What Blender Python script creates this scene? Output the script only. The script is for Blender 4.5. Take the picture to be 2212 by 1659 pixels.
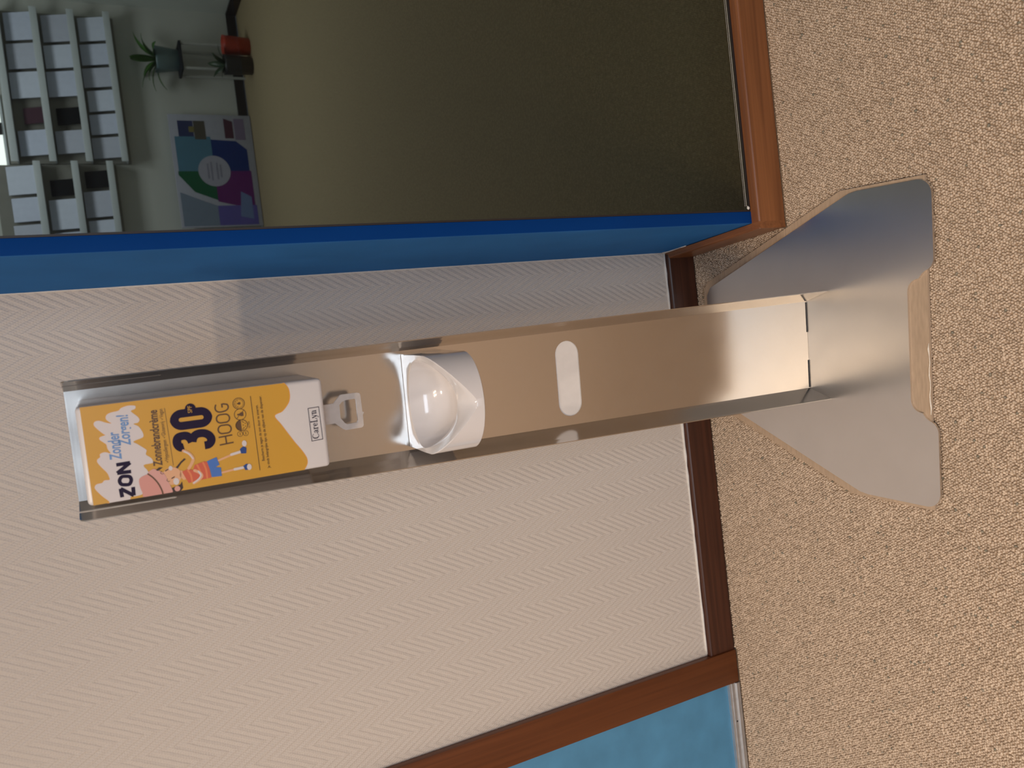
import bpy, bmesh, math, random
import numpy as np
from mathutils import Vector, Matrix
from mathutils.geometry import tessellate_polygon

for _o in list(bpy.data.objects):
    bpy.data.objects.remove(_o, do_unlink=True)
SC = bpy.context.scene
COL = SC.collection
random.seed(7)

# ------------------------------------------------------------------ camera
# The photograph is stored sideways: world "up" points to the left edge of the frame.
FPX, PITCH, ROLL, YAW = 1743.2, 0.46064, 0.13686, -0.04799
CAM = Vector((0.04424, -1.39023, 1.15303))
def camera():
    cy, sy, cp, sp = math.cos(YAW), math.sin(YAW), math.cos(PITCH), math.sin(PITCH)
    f = Vector((sy * cp, cy * cp, -sp)); r = Vector((cy, -sy, 0)); d = f.cross(r)
    c, s = math.cos(ROLL), math.sin(ROLL)
    r2 = c * r + s * d; d2 = -s * r + c * d
    cam = bpy.data.cameras.new('camera'); o = bpy.data.objects.new('camera', cam); COL.objects.link(o)
    cam.sensor_fit = 'HORIZONTAL'; cam.sensor_width = 36.0; cam.lens = FPX / 2212 * 36.0
    cam.clip_start = 0.02; cam.clip_end = 60
    m = Matrix.Identity(4)
    for i in range(3):
        m[i][0], m[i][1], m[i][2], m[i][3] = d2[i], r2[i], -f[i], CAM[i]
    o.matrix_world = m
    cam.dof.use_dof = True; cam.dof.focus_distance = 1.38; cam.dof.aperture_fstop = 7.5
    SC.camera = o
camera()

# ------------------------------------------------------------------ world, lights, exposure
SC.view_settings.view_transform = 'Standard'; SC.view_settings.look = 'None'
SC.view_settings.gamma = 1.0; SC.view_settings.use_curve_mapping = False
SC.view_settings.exposure = -0.08
SC.cycles.sample_clamp_indirect = 3.0; SC.cycles.blur_glossy = 3.0
W = bpy.data.worlds.new('world'); SC.world = W; W.use_nodes = True
W.node_tree.nodes['Background'].inputs[0].default_value = (0.55, 0.68, 0.9, 1)
W.node_tree.nodes['Background'].inputs[1].default_value = 0.3

def light(name, kind, loc, energy, color, target=None, size=0.1, sizey=None, angle=None, blend=0.6):
    L = bpy.data.lights.new(name, kind); o = bpy.data.objects.new(name, L); COL.objects.link(o)
    o.location = loc; L.energy = energy; L.color = color
    if kind == 'AREA':
        L.shape = 'RECTANGLE' if sizey else 'DISK'; L.size = size
        if sizey: L.size_y = sizey
    if kind == 'SPOT':
        L.shadow_soft_size = size; L.spot_size = angle; L.spot_blend = blend
    if target is not None:
        o.rotation_euler = (Vector(target) - Vector(loc)).to_track_quat('-Z', 'Y').to_euler()
    return o
WARM, SOFT = (1.0, 0.76, 0.52), (1.0, 0.88, 0.76)
# ceiling lamps: the warm one left of the photographer throws the column's soft shadow towards the blue return
for lx, ly in [(-0.80, -2.05), (-1.15, -2.05), (-0.80, -2.40), (-1.15, -2.40)]:
    light('ceiling_lamp', 'AREA', (lx, ly, 2.62), 11.5, WARM, (lx, ly, 0), size=0.09)
for lx, ly, e, ang in [(-0.75, -1.05, 60, 84), (-1.75, -1.05, 60, 84), (0.9, -2.1, 50, 96), (-0.75, -3.6, 50, 110), (0.9, -3.6, 40, 110)]:
    light('downlight_lamp', 'SPOT', (lx, ly, 2.66), e, SOFT, (lx, ly, 0), size=0.05, angle=math.radians(ang), blend=0.9)
# daylight from the high window in the wall behind the photographer; then an added, unseen fill light for the next room
light('window_daylight', 'AREA', (-0.2, -5.2, 2.2), 72, (0.72, 0.85, 1.0), (-0.2, 0, 1.2), size=3.4, sizey=0.8)
light('next_room_fill', 'AREA', (1.6, 3.5, 2.64), 34, (0.84, 0.89, 1.0), (1.6, 3.5, 0), size=1.2, sizey=0.6)

# ------------------------------------------------------------------ materials
def nmat(name):
    m = bpy.data.materials.new(name); m.use_nodes = True
    return m, m.node_tree, m.node_tree.nodes['Principled BSDF']
def mat(name, col, rough=0.5, metal=0.0, spec=0.5, coat=0.0, var=0.0, vscale=20.0, bump=0.0, bscale=200.0, stretch=None):
    """plain procedural surface: colour with slight noise variation and optional fine bump"""
    m, t, b = nmat(name)
    b.inputs['Roughness'].default_value = rough; b.inputs['Metallic'].default_value = metal
    b.inputs['Specular IOR Level'].default_value = spec; b.inputs['Coat Weight'].default_value = coat
    b.inputs['Base Color'].default_value = (*col, 1)
    if var or bump:
        tc = t.nodes.new('ShaderNodeTexCoord'); mp = t.nodes.new('ShaderNodeMapping')
        t.links.new(tc.outputs['Object'], mp.inputs[0])
        if stretch: mp.inputs['Scale'].default_value = stretch
    if var:
        n = t.nodes.new('ShaderNodeTexNoise'); n.inputs['Scale'].default_value = vscale; n.inputs['Detail'].default_value = 5
        t.links.new(mp.outputs[0], n.inputs['Vector'])
        r = t.nodes.new('ShaderNodeValToRGB'); e = r.color_ramp.elements
        e[0].position = 0.3; e[1].position = 0.7
        e[0].color = (*[c * (1 - var) for c in col], 1); e[1].color = (*[min(1, c * (1 + var)) for c in col], 1)
        t.links.new(n.outputs['Fac'], r.inputs[0]); t.links.new(r.outputs[0], b.inputs['Base Color'])
    if bump:
        n2 = t.nodes.new('ShaderNodeTexNoise'); n2.inputs['Scale'].default_value = bscale; n2.inputs['Detail'].default_value = 3
        t.links.new(mp.outputs[0], n2.inputs['Vector'])
        bp = t.nodes.new('ShaderNodeBump'); bp.inputs['Strength'].default_value = bump; bp.inputs['Distance'].default_value = 0.002
        t.links.new(n2.outputs['Fac'], bp.inputs['Height']); t.links.new(bp.outputs[0], b.inputs['Normal'])
    return m
def mathn(t, op, a, b=None, c=None):
    n = t.nodes.new('ShaderNodeMath'); n.operation = op
    for i, v in enumerate((a, b, c)):
        if v is None: continue
        if isinstance(v, (int, float)): n.inputs[i].default_value = v
        else: t.links.new(v, n.inputs[i])
    return n.outputs[0]
def wallpaper():
    """painted glass-fibre wallpaper: embossed herringbone of vertical bands with fine weave"""
    m, t, b = nmat('herringbone_wallpaper')
    b.inputs['Roughness'].default_value = 0.62; b.inputs['Specular IOR Level'].default_value = 0.35
    tc = t.nodes.new('ShaderNodeTexCoord'); sp = t.nodes.new('ShaderNodeSeparateXYZ'); t.links.new(tc.outputs['Object'], sp.inputs[0])
    nz = t.nodes.new('ShaderNodeTexNoise'); nz.inputs['Scale'].default_value = 60; t.links.new(tc.outputs['Object'], nz.inputs['Vector'])
    wob = mathn(t, 'MULTIPLY', mathn(t, 'SUBTRACT', nz.outputs['Fac'], 0.5), 0.004)
    x = mathn(t, 'ADD', sp.outputs['X'], 0.0175); z = mathn(t, 'ADD', sp.outputs['Z'], wob)
    tri = mathn(t, 'PINGPONG', x, 0.0335)
    ph = mathn(t, 'DIVIDE', mathn(t, 'SUBTRACT', z, mathn(t, 'MULTIPLY', tri, 1.73)), 0.0195)
    rib = mathn(t, 'SINE', mathn(t, 'MULTIPLY', ph, 2 * math.pi))
    rib = mathn(t, 'MULTIPLY', mathn(t, 'ADD', rib, 1.0), 0.5)
    row = mathn(t, 'FLOOR', mathn(t, 'DIVIDE', z, 0.0037))
    wx = mathn(t, 'SINE', mathn(t, 'MULTIPLY', mathn(t, 'ADD', x, mathn(t, 'MULTIPLY', row, 0.0021)), 2 * math.pi / 0.0042))
    wz = mathn(t, 'ABSOLUTE', mathn(t, 'SINE', mathn(t, 'MULTIPLY', z, math.pi / 0.0037)))
    weave = mathn(t, 'MULTIPLY', mathn(t, 'MULTIPLY', mathn(t, 'ADD', wx, 0.6), wz), 0.26)
    n2 = t.nodes.new('ShaderNodeTexNoise'); n2.inputs['Scale'].default_value = 420; t.links.new(tc.outputs['Object'], n2.inputs['Vector'])
    h = mathn(t, 'ADD', mathn(t, 'ADD', rib, weave), mathn(t, 'MULTIPLY', n2.outputs['Fac'], 0.5))
    bp = t.nodes.new('ShaderNodeBump'); bp.inputs['Strength'].default_value = 0.62; bp.inputs['Distance'].default_value = 0.0012
    t.links.new(h, bp.inputs['Height']); t.links.new(bp.outputs[0], b.inputs['Normal'])
    n3 = t.nodes.new('ShaderNodeTexNoise'); n3.inputs['Scale'].default_value = 3; t.links.new(tc.outputs['Object'], n3.inputs['Vector'])
    r = t.nodes.new('ShaderNodeValToRGB'); r.color_ramp.elements[0].color = (0.62, 0.55, 0.50, 1); r.color_ramp.elements[1].color = (0.66, 0.585, 0.525, 1)
    t.links.new(n3.outputs['Fac'], r.inputs[0]); t.links.new(r.outputs[0], b.inputs['Base Color'])
    return m
def wood(name, c0, c1, rough=0.35, axis='X', scale=1.0):
    m, t, b = nmat(name); b.inputs['Roughness'].default_value = rough; b.inputs['Coat Weight'].default_value = 0.10; b.inputs['Coat Roughness'].default_value = 0.25
    tc = t.nodes.new('ShaderNodeTexCoord'); mp = t.nodes.new('ShaderNodeMapping'); t.links.new(tc.outputs['Object'], mp.inputs[0])
    s = {'X': (1.2, 45, 45), 'Y': (45, 1.2, 45), 'Z': (45, 45, 1.2)}[axis]
    mp.inputs['Scale'].default_value = tuple(v * scale for v in s)
    n = t.nodes.new('ShaderNodeTexNoise'); n.inputs['Scale'].default_value = 2.2; n.inputs['Detail'].default_value = 7; n.inputs['Distortion'].default_value = 0.6
    t.links.new(mp.outputs[0], n.inputs['Vector'])
    r = t.nodes.new('ShaderNodeValToRGB'); e = r.color_ramp.elements; e[0].position = 0.32; e[1].position = 0.72
    e[0].color = (*c0, 1); e[1].color = (*c1, 1)
    t.links.new(n.outputs['Fac'], r.inputs[0]); t.links.new(r.outputs[0], b.inputs['Base Color'])
    bp = t.nodes.new('ShaderNodeBump'); bp.inputs['Strength'].default_value = 0.12; bp.inputs['Distance'].default_value = 0.0006
    t.links.new(n.outputs['Fac'], bp.inputs['Height']); t.links.new(bp.outputs[0], b.inputs['Normal'])
    return m
def steel(name, rough=0.2, stretch=(1, 1, 260), col=(0.645, 0.61, 0.575), relief=0.02):
    """brushed stainless steel: stretched noise varies the roughness and the normal a touch; cloudy smudges"""
    m, t, b = nmat(name); b.inputs['Metallic'].default_value = 1.0; b.inputs['Base Color'].default_value = (*col, 1)
    tc = t.nodes.new('ShaderNodeTexCoord'); mp = t.nodes.new('ShaderNodeMapping'); t.links.new(tc.outputs['Object'], mp.inputs[0]); mp.inputs['Scale'].default_value = stretch
    n = t.nodes.new('ShaderNodeTexNoise'); n.inputs['Scale'].default_value = 9; n.inputs['Detail'].default_value = 4; t.links.new(mp.outputs[0], n.inputs['Vector'])
    n2 = t.nodes.new('ShaderNodeTexNoise'); n2.inputs['Scale'].default_value = 26; n2.inputs['Detail'].default_value = 2; t.links.new(tc.outputs['Object'], n2.inputs['Vector'])
    mr = t.nodes.new('ShaderNodeMapRange'); mr.inputs[1].default_value = 0.35; mr.inputs[2].default_value = 0.75; mr.inputs[3].default_value = rough * 0.9; mr.inputs[4].default_value = rough * 1.25; mr.clamp = False; n2.inputs['Detail'].default_value = 0; n.inputs['Detail'].default_value = 2
    t.links.new(mathn(t, 'ADD', mathn(t, 'MULTIPLY', n.outputs['Fac'], 0.5), mathn(t, 'MULTIPLY', n2.outputs['Fac'], 0.5)), mr.inputs[0]); t.links.new(mr.outputs[0], b.inputs['Roughness'])
    bp = t.nodes.new('ShaderNodeBump'); bp.inputs['Strength'].default_value = relief; bp.inputs['Distance'].default_value = 0.0004
    t.links.new(n.outputs['Fac'], bp.inputs['Height']); t.links.new(bp.outputs[0], b.inputs['Normal'])
    return m
def pile():
    """loop pile: tuft shade picked per tuft from a stored random number"""
    m, t, b = nmat('beige_loop_pile'); b.inputs['Roughness'].default_value = 0.9; b.inputs['Specular IOR Level'].default_value = 0.15
    a = t.nodes.new('ShaderNodeAttribute'); a.attribute_name = 'tuft'
    r = t.nodes.new('ShaderNodeValToRGB'); r.color_ramp.interpolation = 'LINEAR'; e = r.color_ramp.elements
    e[0].position = 0.0; e[0].color = (0.24, 0.22, 0.175, 1); e[1].position = 1.0; e[1].color = (0.70, 0.560, 0.435, 1)
    for p, c in ((0.007, (0.28, 0.25, 0.20)), (0.010, (0.46, 0.355, 0.265)), (0.5, (0.575, 0.45, 0.345))):
        q = e.new(p); q.color = (*c, 1)
    t.links.new(a.outputs['Fac'], r.inputs[0]); t.links.new(r.outputs[0], b.inputs['Base Color'])
    return m
def carpet_backing(name, c0, c1, scale=230):
    m, t, b = nmat(name); b.inputs['Roughness'].default_value = 0.95; b.inputs['Specular IOR Level'].default_value = 0.1
    tc = t.nodes.new('ShaderNodeTexCoord'); v = t.nodes.new('ShaderNodeTexVoronoi'); v.inputs['Scale'].default_value = scale; t.links.new(tc.outputs['Object'], v.inputs['Vector'])
    r = t.nodes.new('ShaderNodeValToRGB'); e = r.color_ramp.elements; e[0].position = 0.1; e[1].position = 0.62; e[0].color = (*c1, 1); e[1].color = (*c0, 1)
    t.links.new(v.outputs['Distance'], r.inputs[0]); t.links.new(r.outputs[0], b.inputs['Base Color'])
    return m
def pane_glass():
    """smoke-tinted pane: tinted see-through with Fresnel reflection"""
    m = bpy.data.materials.new('tinted_glass'); m.use_nodes = True; t = m.node_tree; t.nodes.clear()
    o = t.nodes.new('ShaderNodeOutputMaterial'); mx = t.nodes.new('ShaderNodeMixShader'); tr = t.nodes.new('ShaderNodeBsdfTransparent')
    g = t.nodes.new('ShaderNodeBsdfGlossy'); fr = t.nodes.new('ShaderNodeFresnel'); fr.inputs['IOR'].default_value = 1.45
    tr.inputs[0].default_value = (0.60, 0.62, 0.58, 1); g.inputs['Roughness'].default_value = 0.0
    ge = t.nodes.new('ShaderNodeNewGeometry'); t.links.new(mathn(t, 'MULTIPLY', fr.outputs[0], mathn(t, 'SUBTRACT', 1.0, ge.outputs['Backfacing'])), mx.inputs[0]); t.links.new(tr.outputs[0], mx.inputs[1]); t.links.new(g.outputs[0], mx.inputs[2]); t.links.new(mx.outputs[0], o.inputs[0])
    return m
def emit(name, col, e):
    m, t, b = nmat(name); b.inputs['Emission Color'].default_value = (*col, 1); b.inputs['Emission Strength'].default_value = e; b.inputs['Base Color'].default_value = (*col, 1)
    return m

M = dict(
    paper=wallpaper(),
    steel=steel('brushed_steel', 0.17), steel_flange=steel('brushed_steel_flange', 0.16, col=(0.60, 0.575, 0.55)), steel_base=mat('satin_steel_foot', (0.82, 0.80, 0.785), 0.28, 1.0, var=0.02, vscale=14),
    skirt_dark=wood('dark_skirting_wood', (0.040, 0.012, 0.006), (0.085, 0.026, 0.012), 0.45, 'X'),
    skirt=wood('varnished_skirting_wood', (0.17, 0.060, 0.022), (0.30, 0.112, 0.040), 0.35, 'X'),
    skirt_y=wood('varnished_return_wood', (0.17, 0.060, 0.022), (0.30, 0.112, 0.040), 0.35, 'Y'),
    casing=wood('door_casing_wood', (0.105, 0.027, 0.006), (0.160, 0.045, 0.011), 0.4, 'Z'),
    blue_wall=mat('satin_blue_paint', (0.030, 0.160, 0.45), 0.7, spec=0.04, var=0.06, vscale=9, bump=0.05, bscale=300),
    blue_frame=mat('blue_frame_lacquer', (0.003, 0.044, 0.21), 0.6, spec=0.04, var=0.04, vscale=6),
    blue_door=mat('blue_door_laminate', (0.085, 0.27, 0.46), 0.5, var=0.10, vscale=16, bump=0.05, bscale=260),
    alu=mat('anodised_aluminium', (0.62, 0.62, 0.64), 0.35, 0.8, var=0.08, vscale=60),
    caulk=mat('white_caulk', (0.74, 0.70, 0.66), 0.6, var=0.06, vscale=120, bump=0.3, bscale=400),
    gasket=mat('dark_gasket', (0.020, 0.014, 0.014), 0.5),
    glass=pane_glass(),
    mdf=mat('raw_beige_board', (0.46, 0.335, 0.235), 0.75, var=0.10, vscale=40, bump=0.1, bscale=500, stretch=(1, 6, 6)),
    tape=mat('clear_tape', (0.78, 0.70, 0.60), 0.15, var=0.15, vscale=300),
    black=mat('gap_shade_black', (0.02, 0.02, 0.025), 0.6),
    plastic=mat('glossy_white_plastic', (0.74, 0.70, 0.70), 0.10, coat=0.4, var=0.01, vscale=30),
    boxwhite=mat('white_dispenser_plastic', (0.66, 0.625, 0.63), 0.3, var=0.015, vscale=30),
    inlay=mat('white_inlay', (0.80, 0.745, 0.71), 0.5, var=0.02, vscale=90),
    tab=mat('translucent_tab_plastic', (0.66, 0.585, 0.54), 0.3, var=0.04, vscale=150),
    yellow=mat('yellow_print', (0.56, 0.295, 0.028), 0.38, var=0.02, vscale=12),
    pwhite=mat('print_white', (0.60, 0.545, 0.55), 0.4), navy=mat('print_navy', (0.012, 0.004, 0.026), 0.45, spec=0.2),
    pblue=mat('print_blue', (0.13, 0.25, 0.50), 0.4), pbrown=mat('print_brown', (0.10, 0.045, 0.012), 0.4),
    pgrey=mat('print_charcoal', (0.045, 0.035, 0.05), 0.4), porange=mat('print_orange_edge', (0.72, 0.30, 0.05), 0.4),
    skin=mat('print_skin', (0.66, 0.36, 0.20), 0.4), pink=mat('print_pink', (0.58, 0.26, 0.22), 0.4), pink2=mat('print_pale_pink', (0.60, 0.31, 0.27), 0.4),
    red=mat('print_red', (0.55, 0.10, 0.045), 0.4), coral=mat('print_coral', (0.66, 0.19, 0.07), 0.4), denim=mat('print_denim', (0.055, 0.15, 0.46), 0.4),
    shoe=mat('print_shoe_blue', (0.016, 0.05, 0.21), 0.4), hair=mat('print_hair', (0.04, 0.014, 0.006), 0.4),
    ceil=mat('white_ceiling_paint', (0.72, 0.70, 0.66), 0.9, var=0.02, vscale=4), wallw=mat('pale_wall_paint', (0.58, 0.56, 0.53), 0.8, var=0.03, vscale=3),
    wall_blue=mat('bluish_lit_wall_paint', (0.42, 0.47, 0.56), 0.7, var=0.03, vscale=3),  # white wall behind, with the bluish daylight on it put into its colour
    farwall=mat('next_room_wall_paint', (0.56, 0.56, 0.52), 0.8, var=0.03, vscale=3), farside=mat('next_room_side_paint', (0.62, 0.64, 0.60), 0.8, var=0.03, vscale=3),
    farfloor=carpet_backing('next_room_carpet', (0.32, 0.25, 0.15), (0.40, 0.32, 0.19), 120),
    floor=carpet_backing('beige_carpet_ground', (0.33, 0.245, 0.178), (0.50, 0.385, 0.290), 230), pile=pile(),
    rackw=mat('rack_white_metal', (0.62, 0.66, 0.68), 0.4, var=0.02, vscale=8),
)
def sheet(name, c): return mat(name, c, 0.75, spec=0.12, var=0.04, vscale=25)

# ------------------------------------------------------------------ builders
def tag(o, label=None, cat=None, group=None, kind=None):
    if label: o['label'] = label
    if cat: o['category'] = cat
    if group: o['group'] = group
    if kind: o['kind'] = kind
    return o
def mesh(name, verts, faces, m, parent=None, smooth=False):
    me = bpy.data.meshes.new(name); me.from_pydata([tuple(v) for v in verts], [], faces); me.update()
    if smooth: me.polygons.foreach_set('use_smooth', [True] * len(me.polygons))
    o = bpy.data.objects.new(name, me); COL.objects.link(o)
    if m: me.materials.append(m)
    if parent: o.parent = parent
    return o
def empty(name, loc=(0, 0, 0), rz=0):
    o = bpy.data.objects.new(name, None); COL.objects.link(o); o.location = loc; o.rotation_euler = (0, 0, rz); o.empty_display_size = 0.05
    return o
def box(name, x0, x1, y0, y1, z0, z1, m, parent=None, bevel=0.0, seg=2):
    v = [(x, y, z) for z in (z0, z1) for y in (y0, y1) for x in (x0, x1)]
    f = [(0, 2, 3, 1), (4, 5, 7, 6), (0, 1, 5, 4), (2, 6, 7, 3), (0, 4, 6, 2), (1, 3, 7, 5)]
    o = mesh(name, v, f, m, parent)
    if bevel:
        bm = bmesh.new(); bm.from_mesh(o.data)
        bmesh.ops.bevel(bm, geom=bm.edges[:], offset=bevel, segments=seg, affect='EDGES', profile=0.5)
        bm.to_mesh(o.data); bm.free()
        o.data.polygons.foreach_set('use_smooth', [True] * len(o.data.polygons))
        try: o.data.set_sharp_from_angle(angle=math.radians(40))
        except Exception: pass
    return o
def solid(name, loops, P0, P1, m, parent=None):
    """prism over a 2-D outline with optional holes; P0/P1 map an outline point to the two faces"""
    tris = tessellate_polygon([[Vector((p[0], p[1], 0)) for p in L] for L in loops])
    flat = [p for L in loops for p in L]; n = len(flat)
    v = [P0(p) for p in flat] + [P1(p) for p in flat]
    f = [tuple(t) for t in tris] + [tuple(i + n for i in reversed(t)) for t in tris]
    k = 0
    for L in loops:
        c = len(L)
        for i in range(c):
            a, b = k + i, k + (i + 1) % c
            f.append((a, b, b + n, a + n))
        k += c
    o = mesh(name, v, f, m, parent)
    bm = bmesh.new(); bm.from_mesh(o.data); bmesh.ops.recalc_face_normals(bm, faces=bm.faces[:]); bm.to_mesh(o.data); bm.free()
    return o
def arc(cx, cy, r, a0, a1, n=8, ry=None):
    return [(cx + r * math.cos(math.radians(a0 + (a1 - a0) * i / n)), cy + (ry or r) * math.sin(math.radians(a0 + (a1 - a0) * i / n))) for i in range(n + 1)]
def smooth_loop(pts, closed=True, k=4):
    out = []; n = len(pts); rng = range(n) if closed else range(n - 1)
    for i in rng:
        g = (lambda j: pts[j % n]) if closed else (lambda j: pts[max(0, min(n - 1, j))])
        p0, p1, p2, p3 = g(i - 1), g(i), g(i + 1), g(i + 2)
        for s in range(k):
            t = s / k
            out.append(tuple(0.5 * (2 * p1[c] + (p2[c] - p0[c]) * t + (2 * p0[c] - 5 * p1[c] + 4 * p2[c] - p3[c]) * t * t + (3 * p1[c] - p0[c] - 3 * p2[c] + p3[c]) * t ** 3) for c in (0, 1)))
    if not closed: out.append(pts[-1])
    return out

# ================================================================== the room
X_R, Y_G = 0.2105, -0.262           # wall corner, plane of the glazed frame
def S_(o): return tag(o, kind='structure')
floor = S_(box('floor', -3.0, 3.2, -5.3, 0.02, -0.05, -0.0045, M['floor']))
S_(box('ceiling', -3.0, 3.2, -5.3, 0.0, 2.7, 2.75, M['ceil']))
S_(mesh('wall_back', [(-3, 0, 0), (X_R, 0, 0), (X_R, 0, 2.7), (-3, 0, 2.7), (-3, 0.04, 0), (X_R, 0.04, 0), (X_R, 0.04, 2.7), (-3, 0.04, 2.7)],
        [(0, 1, 2, 3), (7, 6, 5, 4), (0, 3, 7, 4), (1, 5, 6, 2), (3, 2, 6, 7), (0, 4, 5, 1)], M['paper']))
S_(box('wall_left', -3.05, -3.0, -5.3, 0.0, 0, 2.7, M['wallw']))
S_(box('wall_right', 3.2, 3.25, -5.3, -0.2, 0, 2.7, M['wallw']))
wb = S_(box('wall_behind', -3.0, 3.2, -5.35, -5.3, 0, 2.7, M['wall_blue']))
# blue painted return between the papered wall and the glazed wall
zt = 2.7
S_(mesh('wall_return', [(X_R, 0, 0), (0.2235, Y_G, 0), (0.2235, -0.2, 0), (0.2235, 0.04, 0), (X_R, 0, zt), (0.2235, Y_G, zt), (0.2300, -0.2, zt), (0.2300, 0.04, zt),
        (0.23, Y_G, 0), (0.23, Y_G, zt), (0.23, 0.04, 0)],
        [(0, 4, 5, 1), (1, 5, 9, 8), (8, 9, 7, 10), (0, 10, 7, 4), (0, 1, 8, 10), (4, 7, 9, 5)], M['blue_wall']))
# glazed wall to the next room
wn = S_(empty('window_1', (0.2235, Y_G, 0)))
def wbox(n, x0, x1, y0, y1, z0, z1, m, bv=0.0): return box(n, x0 - 0.2235, x1 - 0.2235, y0 - Y_G, y1 - Y_G, z0, z1, m, wn, bv)
wbox('frame_stile', 0.2237, 0.2448, Y_G - 0.0006, Y_G + 0.05, 0.0635, 2.4, M['blue_frame'], 0.0008)
wbox('frame_head', 0.2448, 3.1, Y_G, Y_G + 0.05, 2.34, 2.4, M['blue_frame'])
wbox('gasket', 0.2449, 0.2478, Y_G - 0.0006, Y_G + 0.012, 0.0655, 2.34, M['gasket'])
wbox('pane', 0.2479, 3.1, Y_G + 0.002, Y_G + 0.008, 0.0655, 2.34, M['glass'])
wbox('gasket', 0.2479, 3.1, Y_G - 0.0004, Y_G + 0.0015, 0.0640, 0.0690, M['gasket'])
bead = mesh('sealant_bead', [], [], M['caulk'], wn)
def tube_mesh(o, pts, r, n=8, rr=None):
    v, f = [], []
    for i, p in enumerate(pts):
        p = Vector(p); d = (Vector(pts[min(i + 1, len(pts) - 1)]) - Vector(pts[max(i - 1, 0)])).normalized()
        u = d.cross(Vector((0, 0, 1))); u = u.normalized() if u.length > 1e-4 else Vector((1, 0, 0)); w = d.cross(u)
        R_ = rr[i] if rr else r
        for k in range(n):
            a = 2 * math.pi * k / n; v.append(p + (u * math.cos(a) + w * math.sin(a)) * R_)
        if i:
            for k in range(n):
                f.append(((i - 1) * n + k, (i - 1) * n + (k + 1) % n, i * n + (k + 1) % n, i * n + k))
    f.append(tuple(range(n - 1, -1, -1))); f.append(tuple((len(pts) - 1) * n + k for k in range(n)))
    o.data.clear_geometry(); o.data.from_pydata([tuple(q) for q in v], [], f); o.data.polygons.foreach_set('use_smooth', [True] * len(f)); return o
tube_mesh(bead, [(0.031, 0.0005, 0.073), (0.4, 0.0005, 0.0725), (2.0, 0.0005, 0.0725)], 0.00035)
b2 = mesh('sealant_bead', [], [], M['caulk'], wn); tube_mesh(b2, [(0.031, 0.0005, 0.0765), (0.4, 0.0005, 0.0762), (2.0, 0.0005, 0.0762)], 0.0002)
blob = mesh('sealant_blob', [], [], M['caulk'], wn); tube_mesh(blob, [(0.0245 + i * 0.0012, -0.001, 0.0695 + 0.0004 * i) for i in range(7)], 0, rr=[0.0002, 0.0019, 0.0026, 0.0027, 0.0022, 0.0012, 0.0002])
# skirting boards
def skirt(name, pts, h, t, m):
    """skirting with eased top edge swept along a straight run: pts = two floor points, board stands to the left-hand side"""
    a, b = Vector((*pts[0], 0)), Vector((*pts[1], 0)); d = (b - a).normalized(); n = Vector((d.y, -d.x, 0))
    prof = [(0, 0), (t, 0), (t, h - 0.0035), (t - 0.0015, h - 0.0008), (t - 0.004, h), (0, h + 0.001)]
    v = [p + n * q[0] + Vector((0, 0, q[1])) for p in (a, b) for q in prof]; k = len(prof)
    f = [(i, (i + 1) % k, (i + 1) % k + k, i + k) for i in range(k)] + [tuple(range(k - 1, -1, -1)), tuple(range(k, 2 * k))]
    return S_(mesh(name, v, f, m))
skirt('baseboard_back', [(-0.6665, 0.0), (0.206, 0.0)], 0.0655, 0.011, M['skirt_dark'])
skirt('baseboard_return', [(0.2085, -0.0), (0.2235, -0.2795)], 0.0640, 0.0125, M['skirt_y'])
skirt('baseboard_right', [(0.2105, -0.262), (3.1, -0.262)], 0.0640, 0.0175, M['skirt'])
# painter's caulk along the edges of the papered wall
def caulk(name, pts, r):
    o = mesh(name, [], [], M['caulk']); tube_mesh(o, pts, r, 6, [r * (0.7 + 0.6 * random.random()) for _ in pts]); return S_(o)
caulk('trim_1', [(X_R - (X_R + 0.662) * i / 40, -0.001, 0.069) for i in range(41)], 0.0030)
caulk('trim_2', [(X_R - 0.0008, -0.0004, 0.07 + 1.9 * i / 60) for i in range(61)], 0.0013)
caulk('trim_3', [(X_R + 0.0005, -0.0015, 0.064), (X_R - 0.001, -0.003, 0.069), (X_R, -0.004, 0.074), (X_R + 0.001, -0.016, 0.0662), (X_R + 0.003, -0.05, 0.0650), (X_R + 0.004, -0.07, 0.0648)], 0.0024)
# door casing, door leaf with its metal draught strip
S_(box('trim_4', -0.7390, -0.6665, -0.0165, 0.0, 0.0, 2.1, M['casing'], None, 0.0022))
d1 = S_(empty('door_1', (-1.2, 0, 0)))
def dbox(n, x0, x1, y0, y1, z0, z1, m, bv=0.0): return box(n, x0 + 1.2, x1 + 1.2, y0, y1, z0, z1, m, d1, bv)
dbox('leaf', -1.66, -0.7395, -0.006, -0.0002, 0.004, 2.05, M['blue_door'])
prof = [(0, 0.0005), (-0.0175, 0.0005), (-0.0175, 0.009), (-0.0165, 0.0105), (-0.0140, 0.0112), (-0.0140, 0.0180), (-0.0152, 0.0185), (-0.0152, 0.0198), (-0.0128, 0.0205), (-0.0128, 0.0245), (-0.0140, 0.0250), (-0.0136, 0.0264), (0, 0.0268)]
vv = [(x, p[0], p[1]) for x in (-0.46, 0.4602) for p in prof]; k = len(prof)
mesh('draught_strip', vv, [(i, (i + 1) % k, (i + 1) % k + k, i + k) for i in range(k)] + [tuple(range(k - 1, -1, -1)), tuple(range(k, 2 * k))], M['alu'], d1)
scr = mesh('strip_screw', [], [], M['gasket'], d1); tube_mesh(scr, [(0.375, -0.0138, 0.0148), (0.375, -0.0146, 0.0148)], 0.0019, 10)
S_(box('trim_5', -1.73, -1.6605, -0.0165, 0.0, 0.0, 2.1, M['casing'], None, 0.0022))

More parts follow.
